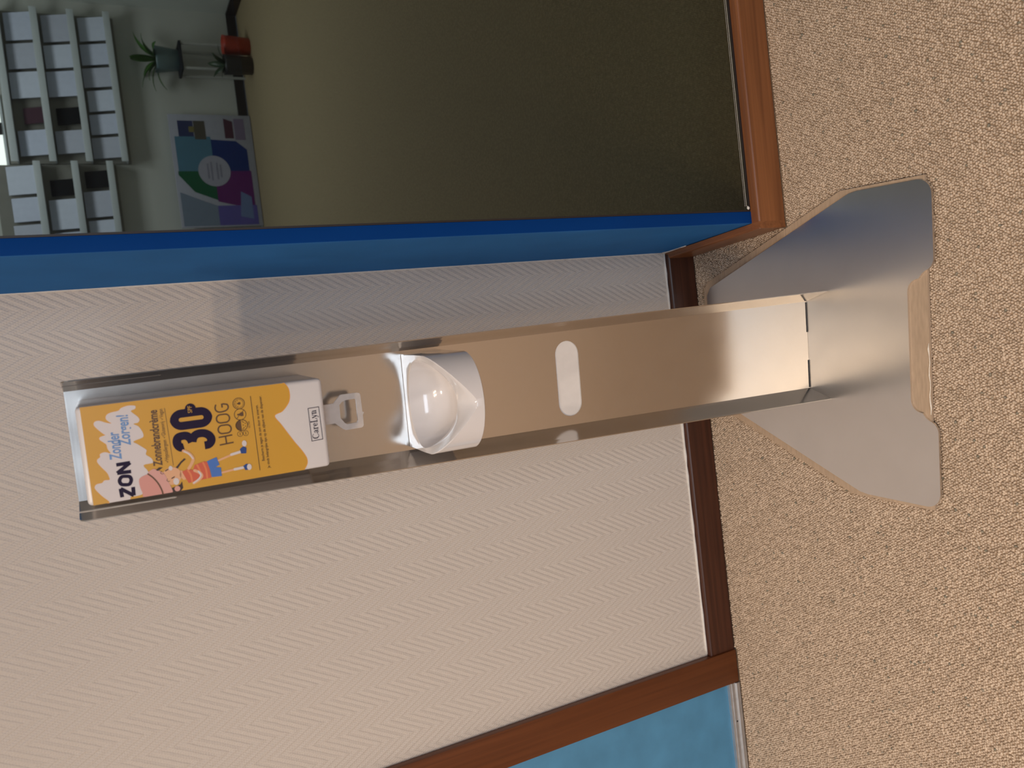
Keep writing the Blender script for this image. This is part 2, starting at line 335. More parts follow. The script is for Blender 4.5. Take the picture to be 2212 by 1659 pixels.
# ------------------------------------------------------------------ carpet pile (real loops where the camera can see them)
def carpet():
    rng = np.random.default_rng(3); p = 0.0044
    xs = np.arange(-1.10, 1.22, p); ys = np.arange(-1.06, -0.006, p * 0.866)
    gx, gy = np.meshgrid(xs, ys); gx = gx + (np.arange(len(ys)) % 2)[:, None] * p / 2
    x = gx.ravel() + rng.normal(0, p * 0.13, gx.size); y = gy.ravel() + rng.normal(0, p * 0.13, gx.size)
    keep = ~((x > 0.211) & (y > -0.2805)) & (y < -0.0113) & ~((x < -0.665) & (y > -0.0185))
    # nothing is needed under the metal foot
    c, s = math.cos(-0.06824), math.sin(-0.06824); dx, dy = x + 0.01375, y + 0.36307
    la, lb = dx * c + dy * s, -dx * s + dy * c
    keep &= ~((np.abs(la) < 0.235) & (lb > -0.18) & (lb < -0.03)) & ~((np.abs(la) < 0.09) & (lb > -0.1) & (lb < 0.30))
    x, y = x[keep], y[keep]; n = len(x); k = 5
    r = p * (0.50 + 0.13 * rng.random(n)); h = -0.0012 + 0.0012 * rng.random(n) ; rot = rng.random(n) * 6.28
    el = 1 + 0.28 * rng.random(n); ea = rng.random(n) * 3.14
    ang = rot[:, None] + np.arange(k)[None, :] * 2 * np.pi / k
    jit = 1 + 0.18 * rng.normal(size=(n, k)).clip(-1.5, 1.5)
    def ring(f, z):
        px, py = r[:, None] * f * jit * np.cos(ang), r[:, None] * f * jit * np.sin(ang)
        ca, sa = np.cos(ea)[:, None], np.sin(ea)[:, None]
        u, v = (px * ca + py * sa) * el[:, None], (-px * sa + py * ca) / el[:, None]
        px, py = u * ca - v * sa, u * sa + v * ca
        return np.stack([x[:, None] + px, y[:, None] + py, np.broadcast_to(z, px.shape)], -1)
    lo = ring(0.92, np.full((n, k), -0.0044)); hi = ring(0.78, (h - 0.0012)[:, None] * np.ones((1, k)))
    top = np.stack([x + rng.normal(0, 0.0004, n), y + rng.normal(0, 0.0004, n), h], -1)[:, None, :]
    V = np.concatenate([lo, hi, top], 1); per = 2 * k + 1
    base = (np.arange(n) * per)[:, None]
    i = np.arange(k); j = (i + 1) % k
    q1 = np.stack([i, j, j + k], -1); q2 = np.stack([i, j + k, i + k], -1); tt = np.stack([i + k, j + k, np.full(k, 2 * k)], -1)
    F = (np.concatenate([q1, q2, tt], 0)[None] + base[:, :, None]).reshape(-1, 3)
    me = bpy.data.meshes.new('carpet_pile'); me.vertices.add(n * per); me.vertices.foreach_set('co', V.reshape(-1).astype(np.float32))
    me.loops.add(F.size); me.loops.foreach_set('vertex_index', F.reshape(-1).astype(np.int32))
    me.polygons.add(len(F)); me.polygons.foreach_set('loop_start', np.arange(0, F.size, 3, dtype=np.int32))
    me.polygons.foreach_set('use_smooth', np.ones(len(F), dtype=bool)); me.update(calc_edges=True)
    at = me.attributes.new('tuft', 'FLOAT', 'POINT'); at.data.foreach_set('value', np.repeat(rng.random(n), per).astype(np.float32))
    me.materials.append(M['pile']); o = bpy.data.objects.new('carpet_pile', me); COL.objects.link(o); o.parent = floor
    o['kind'] = 'stuff'; o['label'] = 'beige speckled loop pile of the carpet'
carpet()

# ================================================================== the steel dispenser stand
TH = -0.06824; Z0, HT, D = 0.009, 1.2, 0.0496; WF, WBK, TAP = 0.19072, 0.1579, 0.82628
def tp(z): return 1 + (TAP - 1) * (z - Z0) / (HT - Z0)
st = empty('dispenser_stand', (-0.01375, -0.36307, 0), TH)
tag(st, 'tall tapered brushed steel column stand on a notched flat foot plate', 'stand')
T = 0.0016
pill = arc(0.0370, 0.5200, 0.0207, -90, 90, 14) + arc(-0.0385, 0.5200, 0.0207, 90, 270, 14)
h0, h1 = WBK / 2, WBK / 2 * TAP
outl = [(-h0, Z0 + 0.0002), (-h0 + 0.0012, Z0 + 0.0002), (-h0 + 0.0012, Z0 + 0.0028), (-0.0276, Z0 + 0.0028), (-0.0276, Z0 + 0.0002), (0.0234, Z0 + 0.0002), (0.0234, Z0 + 0.0028), (h0 - 0.0012, Z0 + 0.0028), (h0 - 0.0012, Z0 + 0.0002), (h0, Z0 + 0.0002), (h1, HT), (-h1, HT)]
solid('back_panel', [outl, pill], lambda p: (p[0], D, p[1]), lambda p: (p[0], D + T, p[1]), M['steel'], st)
for x0, x1 in ((-h0 + 0.0013, -0.0277), (0.0235, h0 - 0.0013)):
    box('gap_shade', x0, x1, D + 0.0004, D + T + 0.002, Z0 + 0.0002, Z0 + 0.0032, M['black'], st)  # dark strip standing in for the unlit gap under the panel
ins = lambda f: [(p[0] * f + (-0.00075) * (1 - f), 0.52 + (p[1] - 0.52) * f) for p in pill]
solid('slot_cover', [pill], lambda p: (p[0], D + 0.0022, p[1]), lambda p: (p[0], D + 0.0045, p[1]), M['inlay'], st)
for sgn in (-1, 1):
    nm = 'side_flange'
    # outline in (depth from front 0..1, height) with rounded top front corner and the open slot from the top
    R = 0.010
    ol = [(1.0, Z0 + 0.0002), (0.0, Z0 + 0.0002), (0.0, HT - R * 0.8)] + [(0.10 - 0.10 * math.cos(a), HT - 0.008 + 0.008 * math.sin(a)) for a in (0.5, 1.05, 1.57)] + [(0.40, HT), (0.40, 1.0975), (0.425, 1.0955), (0.455, 1.0955), (0.48, 1.0975), (0.48, HT), (1.0, HT)]
    def P(p, off, sgn=sgn):
        s, z = p; t = tp(z); wf, wb_ = WF / 2 * t, WBK / 2 * t
        nx, ny = D, (wf - wb_); L = math.hypot(nx, ny)
        return (sgn * (wf + (wb_ - wf) * s + off * nx / L), D * s + off * ny / L, z)
    solid(nm, [ol], lambda p: P(p, 0.0), lambda p: P(p, 0.0013), M['steel_flange'], st)
# foot plate
half = [(0.0, 0.3175), (0.100, 0.3175)] + [(0.1165, 0.3065)] + [(0.2400, -0.010)] + [(0.2500, -0.036), (0.2560, -0.052), (0.2582, -0.068)] + [(0.2582, -0.178)] + arc(0.2335, -0.1795, 0.0247, 0, -90, 8) + arc(0.1370, -0.1850, 0.0192, -90, -165, 6) + [(0.1140, -0.1835)] + arc(0.0865, -0.1775, 0.0200, 0, 90, 8)
plate = half + [(-a, b) for a, b in reversed(half[1:])]
solid('foot_plate', [plate], lambda p: (p[0], p[1], 0.0050), lambda p: (p[0], p[1], Z0), M['steel_base'], st)
def hw(b):
    if b > 0.318: return 0.128 - (b - 0.318) * 1.2
    if b > -0.0314: return 0.128 + (0.318 - b) / 0.3494 * (0.2640 - 0.128)
    return 0.2640
for b0, b1 in ((-0.1905, 0.0945), (0.0949, 0.2700), (0.2704, 0.3300)):
    bs = sorted({b0, b1} | {b for b in (-0.0314, 0.318) if b0 < b < b1})
    L = [(hw(b), b) for b in bs] + [(-hw(b), b) for b in reversed(bs)]
    solid('base_plank', [L], lambda p: (p[0], p[1], 0.0004), lambda p: (p[0], p[1], 0.0049), M['mdf'], st)
tp_ = mesh('tape_remnant', [], [], M['tape'], st)
tube_mesh(tp_, [(0.005 - 0.0103 * i + 0.0004 * math.sin(i * 2.1), -0.1893 + 0.0010 * math.sin(i * 1.7), 0.0052) for i in range(12)], 0.0008, 6, [0.0004, 0.0016, 0.0006, 0.0009, 0.0007, 0.0011, 0.0007, 0.0006, 0.0009, 0.0012, 0.0013, 0.0006])

# ------------------------------------------------------------------ things fixed to the stand share its turned frame
def on_stand(name, z):
    return empty(name, (-0.01375, -0.36307, z), TH)

# ================================================================== sunscreen dispenser
ZB = 0.925
dp = on_stand('sunscreen_dispenser', ZB)
tag(dp, 'white box dispenser with yellow sunscreen label hung at the top of the steel column', 'dispenser')
BF, HWB = -0.0555, 0.0537
body = box('housing', -HWB, HWB, BF, D - 0.0003, 0.0, 1.1875 - ZB, M['boxwhite'], dp, 0.0048, 4)
ART = {
 'splash': [(48.1,1130.0),(49.0,1136.7),(47.2,1143.7),(44.8,1146.4),(43.8,1153.9),(41.7,1158.4),(37.8,1159.5),(34.7,1157.4),(32.0,1154.7),(33.7,1160.0),(36.7,1166.3),(35.9,1170.6),(32.7,1171.6),(28.3,1169.1),(22.0,1163.8),(20.4,1162.2),(19.1,1167.2),(16.5,1168.1),(12.5,1164.4),(10.1,1162.3),(5.2,1161.7),(0.0,1159.3),(2.2,1164.5),(1.0,1169.5),(-2.4,1169.9),(-4.6,1172.9),(-8.0,1173.0),(-14.1,1169.5),(-20.3,1165.4),(-24.7,1164.1),(-28.2,1163.9),(-28.0,1168.8),(-30.3,1171.5),(-30.8,1176.4),(-33.1,1178.8),(-36.6,1178.3),(-44.4,1173.2),(-51.9,1166.9),(-54.9,1167.8),(-54.4,1148.7),(-50.3,1145.7),(-50.6,1140.7),(-49.7,1134.3),(-46.2,1133.9),(-41.2,1134.5),(-33.3,1131.0),(-26.6,1125.2),(-18.2,1129.2),(-17.2,1120.2),(-15.0,1119.3),(-11.2,1120.8),(-6.9,1125.3),(-2.9,1124.2),(-0.6,1125.2),(6.1,1132.5),(9.4,1135.9),(12.2,1126.8),(14.7,1125.2),(19.0,1126.0),(25.1,1129.0),(28.5,1133.6),(29.2,1129.1),(32.4,1127.1),(36.1,1128.9),(40.9,1133.3),(43.1,1134.3),(44.6,1130.1),(46.6,1129.3)],
 'wave': [(54.7,970.3),(47.4,965.3),(39.8,964.1),(32.4,965.2),(26.9,968.3),(20.3,974.9),(16.0,984.1),(4.2,977.4),(-17.3,965.2),(-29.1,957.6),(-39.1,952.7),(-46.0,952.7),(-51.9,956.4)],
 'yellowtop': [(52.6,1183.3),(-55.0,1183.0)],
 'N': [(-22.8,1142.1),(-22.4,1155.8),(-13.1,1142.0),(-13.3,1155.6)],
 'O': [(-27.1,1148.3),(-28.1,1144.5),(-30.8,1143.1),(-33.6,1143.5),(-36.4,1145.5),(-36.3,1149.4),(-35.3,1152.9),(-32.6,1154.4),(-29.8,1154.2),(-27.1,1151.9)],
 'Z': [(-49.3,1154.1),(-39.7,1154.6),(-49.5,1142.6),(-40.1,1142.3)],
 'zero': [(31.8,1088.0),(32.9,1065.0),(31.5,1059.9),(28.7,1057.1),(24.9,1057.1),(20.9,1059.3),(19.6,1063.9),(19.0,1085.6),(20.6,1090.2),(23.8,1092.5),(28.0,1092.5),(31.1,1090.7)],
 'three': [(-4.7,1086.1),(-4.8,1089.3),(-1.8,1092.0),(2.5,1092.6),(6.6,1091.0),(7.8,1087.0),(7.4,1082.2),(4.2,1078.6),(-0.4,1076.9),(3.7,1075.6),(7.0,1072.5),(8.1,1068.0),(7.3,1062.7),(4.4,1058.5),(0.3,1056.6),(-3.5,1057.4),(-5.9,1060.2),(-6.2,1064.3)],
 'spfc': [(37.3,1074.5),(31.7,1075.2)],
 'spft': [(32.4,1073.1),(40.4,1072.8)],
 'H1': [(-8.5,1048.3),(-7.6,1033.1)],
 'H2': [(0.3,1048.6),(1.1,1033.5)],
 'H3': [(-8.0,1040.8),(0.7,1041.1)],
 'O1': [(8.8,1041.0),(9.2,1033.9),(4.1,1040.6)],
 'O2': [(21.2,1041.4),(21.6,1034.3),(16.5,1041.0)],
 'G': [(37.9,1047.2),(34.7,1048.5),(31.2,1047.8),(29.1,1044.8),(29.3,1039.3),(31.0,1035.5),(34.2,1034.2),(36.8,1035.3),(37.8,1039.3),(37.5,1040.9),(33.7,1040.8)],
 'ic': [(36.0,1022.5),(23.3,1022.3),(10.6,1021.9),(0.8,1024.9),(0.8,1018.6),(4.8,1022.6),(-1.9,1025.2)],
 'l1': [(42.5,1008.7),(-44.5,1007.8)],
 'l2': [(41.3,1100.7),(-23.3,1099.3)],
 't_ultra': [(6.3,1012.9),(14.2,1012.9)],
 't_zbc': [(-21.4,1110.5),(40.6,1108.8)],
 't_hyp': [(-19.5,1103.4),(40.9,1103.0)],
 't_zonder': [(-7.8,1149.7),(22.5,1149.2)],
 't_zorgen': [(6.0,1139.1),(39.5,1138.2)],
 't_b1': [(-34.4,1001.2),(31.7,1001.7)],
 't_b2': [(-44.0,996.0),(41.9,996.7)],
 'cbox': [(19.5,944.7),(19.8,931.9),(-19.6,931.2),(-20.1,944.4)],
 't_care': [(-18.0,935.3),(16.8,935.8)],
 'hat': [(-32.2,1135.1),(-28.7,1127.0),(-28.5,1124.2),(-38.6,1117.3),(-47.6,1113.8),(-54.6,1113.0),(-54.4,1131.9),(-47.7,1133.9),(-41.1,1135.4)],
 'brim': [(-28.1,1126.4),(-23.8,1120.2),(-26.1,1115.8),(-31.0,1109.5),(-41.9,1106.1),(-48.7,1104.0),(-53.9,1104.0),(-54.5,1113.5),(-42.8,1115.5),(-34.3,1120.3)],
 'band': [(-28.4,1125.9),(-33.4,1121.3),(-40.6,1117.0),(-48.8,1114.2),(-54.3,1113.6)],
 'face': [(-34.9,1102.1),(-36.6,1092.3),(-24.5,1100.8)],
 'braid': [(-26.1,1097.2),(-27.7,1095.4),(-22.1,1090.6),(-18.7,1085.7),(-17.2,1087.3),(-20.1,1091.2)],
 'hair1': [(-25.2,1117.5),(-23.2,1114.3),(-23.7,1110.4),(-25.9,1113.5),(-26.7,1116.2)],
 'hair2': [(-48.6,1104.9),(-47.2,1099.7),(-45.9,1094.9),(-42.7,1092.7),(-50.2,1092.3),(-53.0,1094.8),(-53.6,1103.7)],
 'ear': [(-49.9,1098.3),(-50.4,1095.7)],
 'cream1': [(-41.7,1098.5),(-42.4,1094.4)],
 'cream2': [(-25.9,1102.5),(-26.3,1100.2)],
 'eye1': [(-28.0,1108.0),(-26.8,1105.4)],
 'eye2': [(-37.5,1102.6),(-36.3,1099.9)],
 'sm1': [(-27.7,1112.3),(-29.7,1113.3),(-31.0,1111.8),(-30.6,1110.1)],
 'sm2': [(-37.2,1107.2),(-39.0,1108.0),(-40.4,1106.8),(-40.2,1105.0)],
 'shirt': [(-32.0,1091.2),(-29.7,1084.8),(-32.0,1079.8),(-26.7,1077.4),(-24.1,1067.3),(-25.6,1063.9),(-33.1,1062.5),(-43.9,1061.5),(-44.7,1073.3),(-45.9,1085.8),(-40.1,1088.3)],
 'str1': [(-31.6,1085.0),(-37.3,1082.6),(-44.6,1082.2)],
 'str2': [(-27.1,1074.8),(-33.2,1072.8),(-39.1,1072.2)],
 'str3': [(-25.3,1068.3),(-33.4,1066.1),(-43.2,1065.9)],
 'arm1': [(-8.8,1087.2),(-12.5,1081.9),(-18.9,1078.2),(-24.3,1080.2),(-29.4,1083.9)],
 'cr1': [(-9.7,1086.4),(-13.3,1081.6),(-19.0,1078.4)],
 'arm2': [(-32.8,1078.1),(-36.1,1073.2),(-40.2,1071.4),(-44.0,1075.0),(-46.8,1080.6)],
 'cr2': [(-34.4,1074.3),(-39.1,1072.2),(-43.4,1075.4),(-46.5,1080.6)],
 'neck': [(-29.8,1092.7),(-33.7,1087.0),(-40.5,1086.1),(-41.6,1090.6),(-36.2,1094.4)],
 'shorts': [(-24.6,1064.2),(-21.5,1053.5),(-30.7,1051.2),(-32.8,1055.7),(-34.2,1050.1),(-44.0,1050.2),(-43.5,1061.0),(-33.2,1062.1)],
 'leg1': [(-25.7,1051.7),(-21.6,1037.0)],
 'sock1': [(-21.3,1037.0),(-19.7,1027.1)],
 'shoe1': [(-16.5,1027.2),(-21.8,1026.4),(-22.5,1020.8),(-16.2,1019.8),(-13.8,1022.7),(-14.9,1025.1)],
 'toe1': [(-10.7,1021.6),(-11.3,1018.3)],
 'leg2': [(-40.2,1049.7),(-38.8,1035.3)],
 'sock2': [(-38.8,1035.3),(-38.3,1026.4)],
 'shoe2': [(-36.5,1025.7),(-34.6,1022.2),(-35.5,1019.5),(-41.8,1020.7),(-41.7,1024.0)],
 'toe2': [(-38.7,1019.2),(-39.3,1015.9)],
 'hook_o': [(11.6,905.3),(11.9,901.3),(13.2,894.6),(17.2,891.0),(22.8,885.5),(23.4,882.8),(23.2,862.0),(22.0,859.4),(19.6,858.5),(-2.5,858.1),(-3.8,856.0),(-7.0,857.8),(-20.5,858.1),(-22.6,859.2),(-23.6,861.6),(-23.9,882.5),(-22.0,885.9),(-13.2,895.7),(-13.3,900.1),(-13.1,905.4)],
 'hook_i': [(10.1,887.8),(14.0,883.8),(15.3,880.1),(15.8,867.4),(14.9,865.5),(12.8,865.0),(-13.6,865.1),(-15.9,866.4),(-16.4,879.9),(-14.6,882.8),(-7.2,887.9)],
}
def lift(layer): return BF - 0.00012 - 0.00016 * layer
def flat(name, loops, m, layer, parent):
    """flat printed patch on the label plane; outline in millimetres"""
    tris = tessellate_polygon([[Vector((p[0], p[1], 0)) for p in L] for L in loops]); v = [(p[0] / 1000, lift(layer), p[1] / 1000 - ZB) for L in loops for p in L]
    return mesh(name, v, [tuple(t) for t in tris], m, parent)
def strokes(name, lines, w, m, layer, parent, closed=False, caps=True):
    """printed strokes of given width (mm); a list of widths tapers the stroke"""
    v, f = [], []; y = lift(layer)
    def put(c): v.append((c.x / 1000, y, c.y / 1000 - ZB)); return len(v) - 1
    for pts in lines:
        P_ = [Vector(p) for p in pts]; n = len(P_); ws = w if isinstance(w, (list, tuple)) else [w] * n
        rows_ = []; dirs = []
        for i in range(n):
            a = P_[(i - 1) % n] if (closed or i) else P_[i]; b = P_[(i + 1) % n] if (closed or i < n - 1) else P_[i]
            d0 = (P_[i] - a); d1 = (b - P_[i]); d0 = d0.normalized() if d0.length > 1e-6 else d1.normalized(); d1 = d1.normalized() if d1.length > 1e-6 else d0
            d = (d0 + d1); d = d.normalized() if d.length > 1e-3 else d1
            k_ = min(1.6, 1 / max(0.3, d.dot(d1))); nn = Vector((-d.y, d.x)) * (ws[i % len(ws)] / 2 * k_)
            rows_.append((put(P_[i] + nn), put(P_[i] - nn))); dirs.append((d, ws[i % len(ws)] / 2))
        for i in range(n if closed else n - 1):
            (a, b), (c, d) = rows_[i], rows_[(i + 1) % n]; f.append((a, c, d, b))
        if caps and not closed:
            for i, sg in ((0, -1), (n - 1, 1)):
                d, r = dirs[i]; nn = Vector((-d.y, d.x)); l, rr = rows_[i]
                ring_ = [l] + [put(P_[i] + nn * (r * math.cos(t_ * math.pi / 6)) + d * (sg * r * math.sin(t_ * math.pi / 6))) for t_ in range(1, 6)] + [rr]
                f.append(tuple(ring_))
    return mesh(name, v, f, m, parent)
def disc(c, r, n=28, ry=None): return [(c[0] + r * math.cos(2 * math.pi * i / n), c[1] + (ry or r) * math.sin(2 * math.pi * i / n)) for i in range(n)]
def text_mesh(s, bold=0.0, shear=0.0):
    cu = bpy.data.curves.new('t', 'FONT'); cu.body = s; cu.size = 1.0; cu.offset = bold; cu.shear = shear; cu.resolution_u = 3
    o = bpy.data.objects.new('t', cu); COL.objects.link(o); bpy.context.view_layer.update()
    me = bpy.data.meshes.new_from_object(o.evaluated_get(bpy.context.evaluated_depsgraph_get())); bpy.data.objects.remove(o); bpy.data.curves.remove(cu)
    return me
_h = text_mesh('H'); CAP = max(v.co.y for v in _h.vertices)
def text(name, s, p0, p1, cap, m, layer, parent, bold=0.0, shear=0.0):
    """lettering that runs from p0 to p1 (mm) with the given cap height (mm)"""
    me = text_mesh(s, bold, shear); xs = [v.co.x for v in me.vertices]; x0, x1 = min(xs), max(xs)
    a, b = Vector(p0), Vector(p1); d = b - a; L = d.length; d.normalize(); n = Vector((-d.y, d.x))
    for v in me.vertices:
        q = a + d * ((v.co.x - x0) / (x1 - x0) * L) + n * (v.co.y / CAP * cap); v.co = (q.x / 1000, lift(layer), q.y / 1000 - ZB)
    me.name = name; me.materials.clear(); me.materials.append(m); o = bpy.data.objects.new(name, me); COL.objects.link(o); o.parent = parent
    return o
A_ = ART
wv = smooth_loop(A_['wave'], False, 5); e = HWB * 1000 - 0.6
wv = [(e, wv[0][1])] + [(max(-e, min(e, p[0])), p[1]) for p in wv] + [(-e, wv[-1][1])]
lab = flat('label', [[(e, 1182.6)] + wv + [(-e, 1182.6)]], M['yellow'], 0, dp); lab['label'] = 'yellow printed front label'
clamp = lambda L: [(max(-e, min(e, p[0])), p[1]) for p in L]
strokes('label_edge', [wv[1:-1]], 0.7, M['porange'], 0.5, lab)
spl = [p for p in smooth_loop(A_['splash'], True, 3)]
flat('splash', [clamp(spl)], M['pwhite'], 1, lab)
strokes('splash_outline', [clamp(spl[:38 * 3])], 0.6, M['porange'], 0.5, lab)
# ZON
for q_, (i_, j_) in enumerate(((0, 1), (1, 2), (2, 3))): strokes('letter', [[A_['N'][i_], A_['N'][j_]]], 3.9, M['navy'], 2 + 0.3 * q_, lab, caps=False)
strokes('letter', [smooth_loop(A_['O'], True, 3)], 3.7, M['navy'], 2, lab, closed=True)
for q_, (i_, j_) in enumerate(((0, 1), (1, 2), (2, 3))): strokes('letter', [[A_['Z'][i_], A_['Z'][j_]]], 3.8, M['navy'], 2 + 0.3 * q_, lab, caps=False)
text('slogan', 'Zonder', *A_['t_zonder'], 11.0, M['pblue'], 2, lab, bold=0.022, shear=0.06)
text('slogan', 'Zorgen!', *A_['t_zorgen'], 11.0, M['pblue'], 2, lab, bold=0.022, shear=0.06)
text('product_name', 'Zonnebrandcr\u00e8me', *A_['t_zbc'], 8.6, M['pbrown'], 2, lab, bold=0.026)
text('claims', '\u2713Hypoallergeen \u2713Glutenvrij \u2713Vegan', *A_['t_hyp'], 4.0, M['pbrown'], 2, lab)
strokes('rule', [A_['l2']], 0.45, M['pbrown'], 2, lab); strokes('rule', [A_['l1']], 0.7, M['pbrown'], 2, lab)
strokes('digit', [smooth_loop(A_['three'][:9], False, 4)], 9.0, M['navy'], 2, lab, caps=False); strokes('digit', [smooth_loop(A_['three'][8:], False, 4)], 9.0, M['navy'], 2.3, lab, caps=False)
za = [p[0] for p in A_['zero']]; zz_ = [p[1] for p in A_['zero']]
def rrect(x0, x1, z0_, z1_, r): return arc(x1 - r, z0_ + r, r, -90, 0, 8) + arc(x1 - r, z1_ - r, r, 0, 90, 8) + arc(x0 + r, z1_ - r, r, 90, 180, 8) + arc(x0 + r, z0_ + r, r, 180, 270, 8)
_i = (max(za) - min(za) - 9.2) / 2
flat('digit', [rrect(min(za) - 4.6, max(za) + 4.6, min(zz_) - 4.6, max(zz_) + 4.6, 12.5), rrect(min(za) + 4.6, max(za) - 4.6, min(zz_) + 4.6, max(zz_) - 4.6, _i * 0.98)], M['navy'], 2, lab)
rs = (Vector(A_['spfc'][0]) - Vector(A_['spfc'][1])).length
flat('factor_badge', [disc(A_['spfc'][0], rs)], M['navy'], 3, lab)
text('factor_lettering', 'SPF', *A_['t_spft' if 't_spft' in A_ else 'spft'], 4.4, M['yellow'], 4, lab)
for k_ in ('H1', 'H2', 'H3'): strokes('letter', [A_[k_]], 1.6, M['pbrown'], 2, lab, caps=False)
for k_ in ('O1', 'O2'):
    c, p, q = A_[k_]; ry = (Vector(c) - Vector(p)).length; rx = (Vector(c) - Vector(q)).length
    strokes('letter', [arc(c[0], c[1] + 2.6, rx, 0, 180, 10, ry - 2.6) + arc(c[0], c[1] - 2.6, rx, 180, 360, 10, ry - 2.6)], 1.6, M['pbrown'], 2, lab, closed=True)
strokes('letter', [smooth_loop(A_['G'][:-3], False, 3) + A_['G'][-3:]], 1.6, M['pbrown'], 2, lab, caps=False)
ic = A_['ic']; ri = 6.4
for c in ic[:3]: strokes('icon', [disc(c, ri)], 0.7, M['pbrown'], 2, lab, closed=True)
strokes('icon', [disc(ic[0], ri * 0.78)], 0.35, M['pbrown'], 2, lab, closed=True)
flat('icon', [disc((ic[0][0], ic[0][1] - 0.6), 1.5) ], M['pbrown'], 2, lab); flat('icon', [[(ic[0][0] - 1.1, ic[0][1]), (ic[0][0] + 1.1, ic[0][1]), (ic[0][0], ic[0][1] + 2.6)]], M['pbrown'], 2, lab)
for a in (20, 55, 90, 125, 160): strokes('icon', [[(ic[0][0] + 3.2 * math.cos(math.radians(a)), ic[0][1] + 3.2 * math.sin(math.radians(a))), (ic[0][0] + 4.3 * math.cos(math.radians(a)), ic[0][1] + 4.3 * math.sin(math.radians(a)))]], 0.5, M['pbrown'], 2, lab)
strokes('icon', [[(ic[1][0] - 4.4, ic[1][1] + 4.4), (ic[1][0] + 4.4, ic[1][1] - 4.4)]], 0.6, M['pbrown'], 3, lab)
flat('icon', [[(ic[1][0] - 2.2, ic[1][1] - 3.6), (ic[1][0] + 2.2, ic[1][1] - 3.6), (ic[1][0] + 2.2, ic[1][1] - 0.6), (ic[1][0] + 0.9, ic[1][1] + 0.8), (ic[1][0] + 0.9, ic[1][1] + 3.2), (ic[1][0] - 0.9, ic[1][1] + 3.2), (ic[1][0] - 0.9, ic[1][1] + 0.8), (ic[1][0] - 2.2, ic[1][1] - 0.6)]], M['pbrown'], 2, lab)
flat('icon', [arc(ic[2][0], ic[2][1] + 0.6, ri, 0, 180, 16)], M['pbrown'], 2, lab)
for ax, az in ((-3.2, -2), (0, -1.6), (3.2, -2), (-1.7, -4), (1.7, -4), (4.6, -0.9), (-4.6, -0.9)): flat('icon', [disc((ic[2][0] + ax, ic[2][1] + az), 0.6, 10)], M['pbrown'], 2, lab)
for c in ic[3:5]:
    strokes('icon', [disc(c, 2.9)], 0.5, M['pbrown'], 2, lab, closed=True); strokes('icon', [[(c[0] - 1.2, c[1]), (c[0] + 1.2, c[1])]], 0.7, M['pbrown'], 2, lab)
text('icon_lettering', 'ULTRA', *A_['t_ultra'], 2.3, M['pbrown'], 2, lab)
text('advice', 'Bescherm je tegen de zon door te smeren.', *A_['t_b1'], 3.0, M['pbrown'], 2, lab, bold=0.01)
text('advice', 'Je vindt belangrijke tips op de zijkant van de dispenser.', *A_['t_b2'], 3.0, M['pbrown'], 2, lab, bold=0.01)
strokes('logo_frame', [A_['cbox']], 0.75, M['pgrey'], 2, lab, closed=True)
def serif_word(p0, p1, cap):
    """thick-and-thin serif lettering of the logo; strokes in cap units, widths in mm"""
    K, k2 = 1.25, 0.5
    G = {'C': (0.86, [([(0.80, 0.78), (0.68, 0.93), (0.48, 1.0), (0.28, 0.93), (0.14, 0.74), (0.10, 0.5), (0.14, 0.26), (0.28, 0.07), (0.48, 0.0), (0.68, 0.07), (0.82, 0.24)], [k2, k2, k2, .9, K, K, K, .9, k2, k2, k2])]),
         'a': (0.62, [([(0.14, 0.50), (0.24, 0.63), (0.38, 0.62), (0.44, 0.48), (0.44, 0.12), (0.50, 0.03), (0.58, 0.06)], [.8, k2, k2, K, K, k2, k2]), ([(0.44, 0.38), (0.24, 0.32), (0.13, 0.18), (0.18, 0.05), (0.30, 0.03), (0.44, 0.14)], [k2, k2, K, .8, k2, k2])]),
         'r': (0.50, [([(0.06, 0.62), (0.18, 0.62), (0.18, 0.02)], [k2, K, K]), ([(0.06, 0.0), (0.32, 0.0)], [k2, k2]), ([(0.18, 0.46), (0.28, 0.60), (0.42, 0.62), (0.46, 0.55)], [k2, k2, .8, .9])]),
         'e': (0.60, [([(0.12, 0.36), (0.50, 0.36), (0.48, 0.54), (0.34, 0.65), (0.20, 0.58), (0.12, 0.34), (0.18, 0.10), (0.34, 0.01), (0.52, 0.14)], [k2, k2, .8, k2, .9, K, .9, k2, k2])]),
         'L': (0.72, [([(0.06, 1.0), (0.36, 1.0)], [k2, k2]), ([(0.20, 1.0), (0.20, 0.0)], [K, K]), ([(0.06, 0.0), (0.64, 0.0), (0.67, 0.26)], [k2, k2, k2])]),
         'y': (0.62, [([(0.10, 0.63), (0.34, 0.03)], [K, K]), ([(0.56, 0.63), (0.34, 0.03), (0.22, -0.26), (0.10, -0.26)], [k2, k2, k2, .8]), ([(0.02, 0.63), (0.22, 0.63)], [k2, k2]), ([(0.46, 0.63), (0.64, 0.63)], [k2, k2])]),
         'n': (0.68, [([(0.06, 0.62), (0.18, 0.62), (0.18, 0.02)], [k2, K, K]), ([(0.06, 0.0), (0.30, 0.0)], [k2, k2]), ([(0.18, 0.48), (0.30, 0.62), (0.44, 0.62), (0.50, 0.50), (0.50, 0.02)], [k2, k2, k2, K, K]), ([(0.38, 0.0), (0.62, 0.0)], [k2, k2])])}
    word = 'CareLyn'; tot = sum(G[c][0] for c in word); a = Vector(p0); d = Vector(p1) - a; L = d.length; d.normalize(); n = Vector((-d.y, d.x)); x = 0
    for c in word:
        for pts, ws in G[c][1]:
            q = [tuple(a + d * ((x + px) / tot * L) + n * (pz * cap)) for px, pz in pts]
            strokes('logo_letter', [q], ws, M['pgrey'], 2, lab)
        x += G[c][0]
serif_word(*A_['t_care'], 7.6)
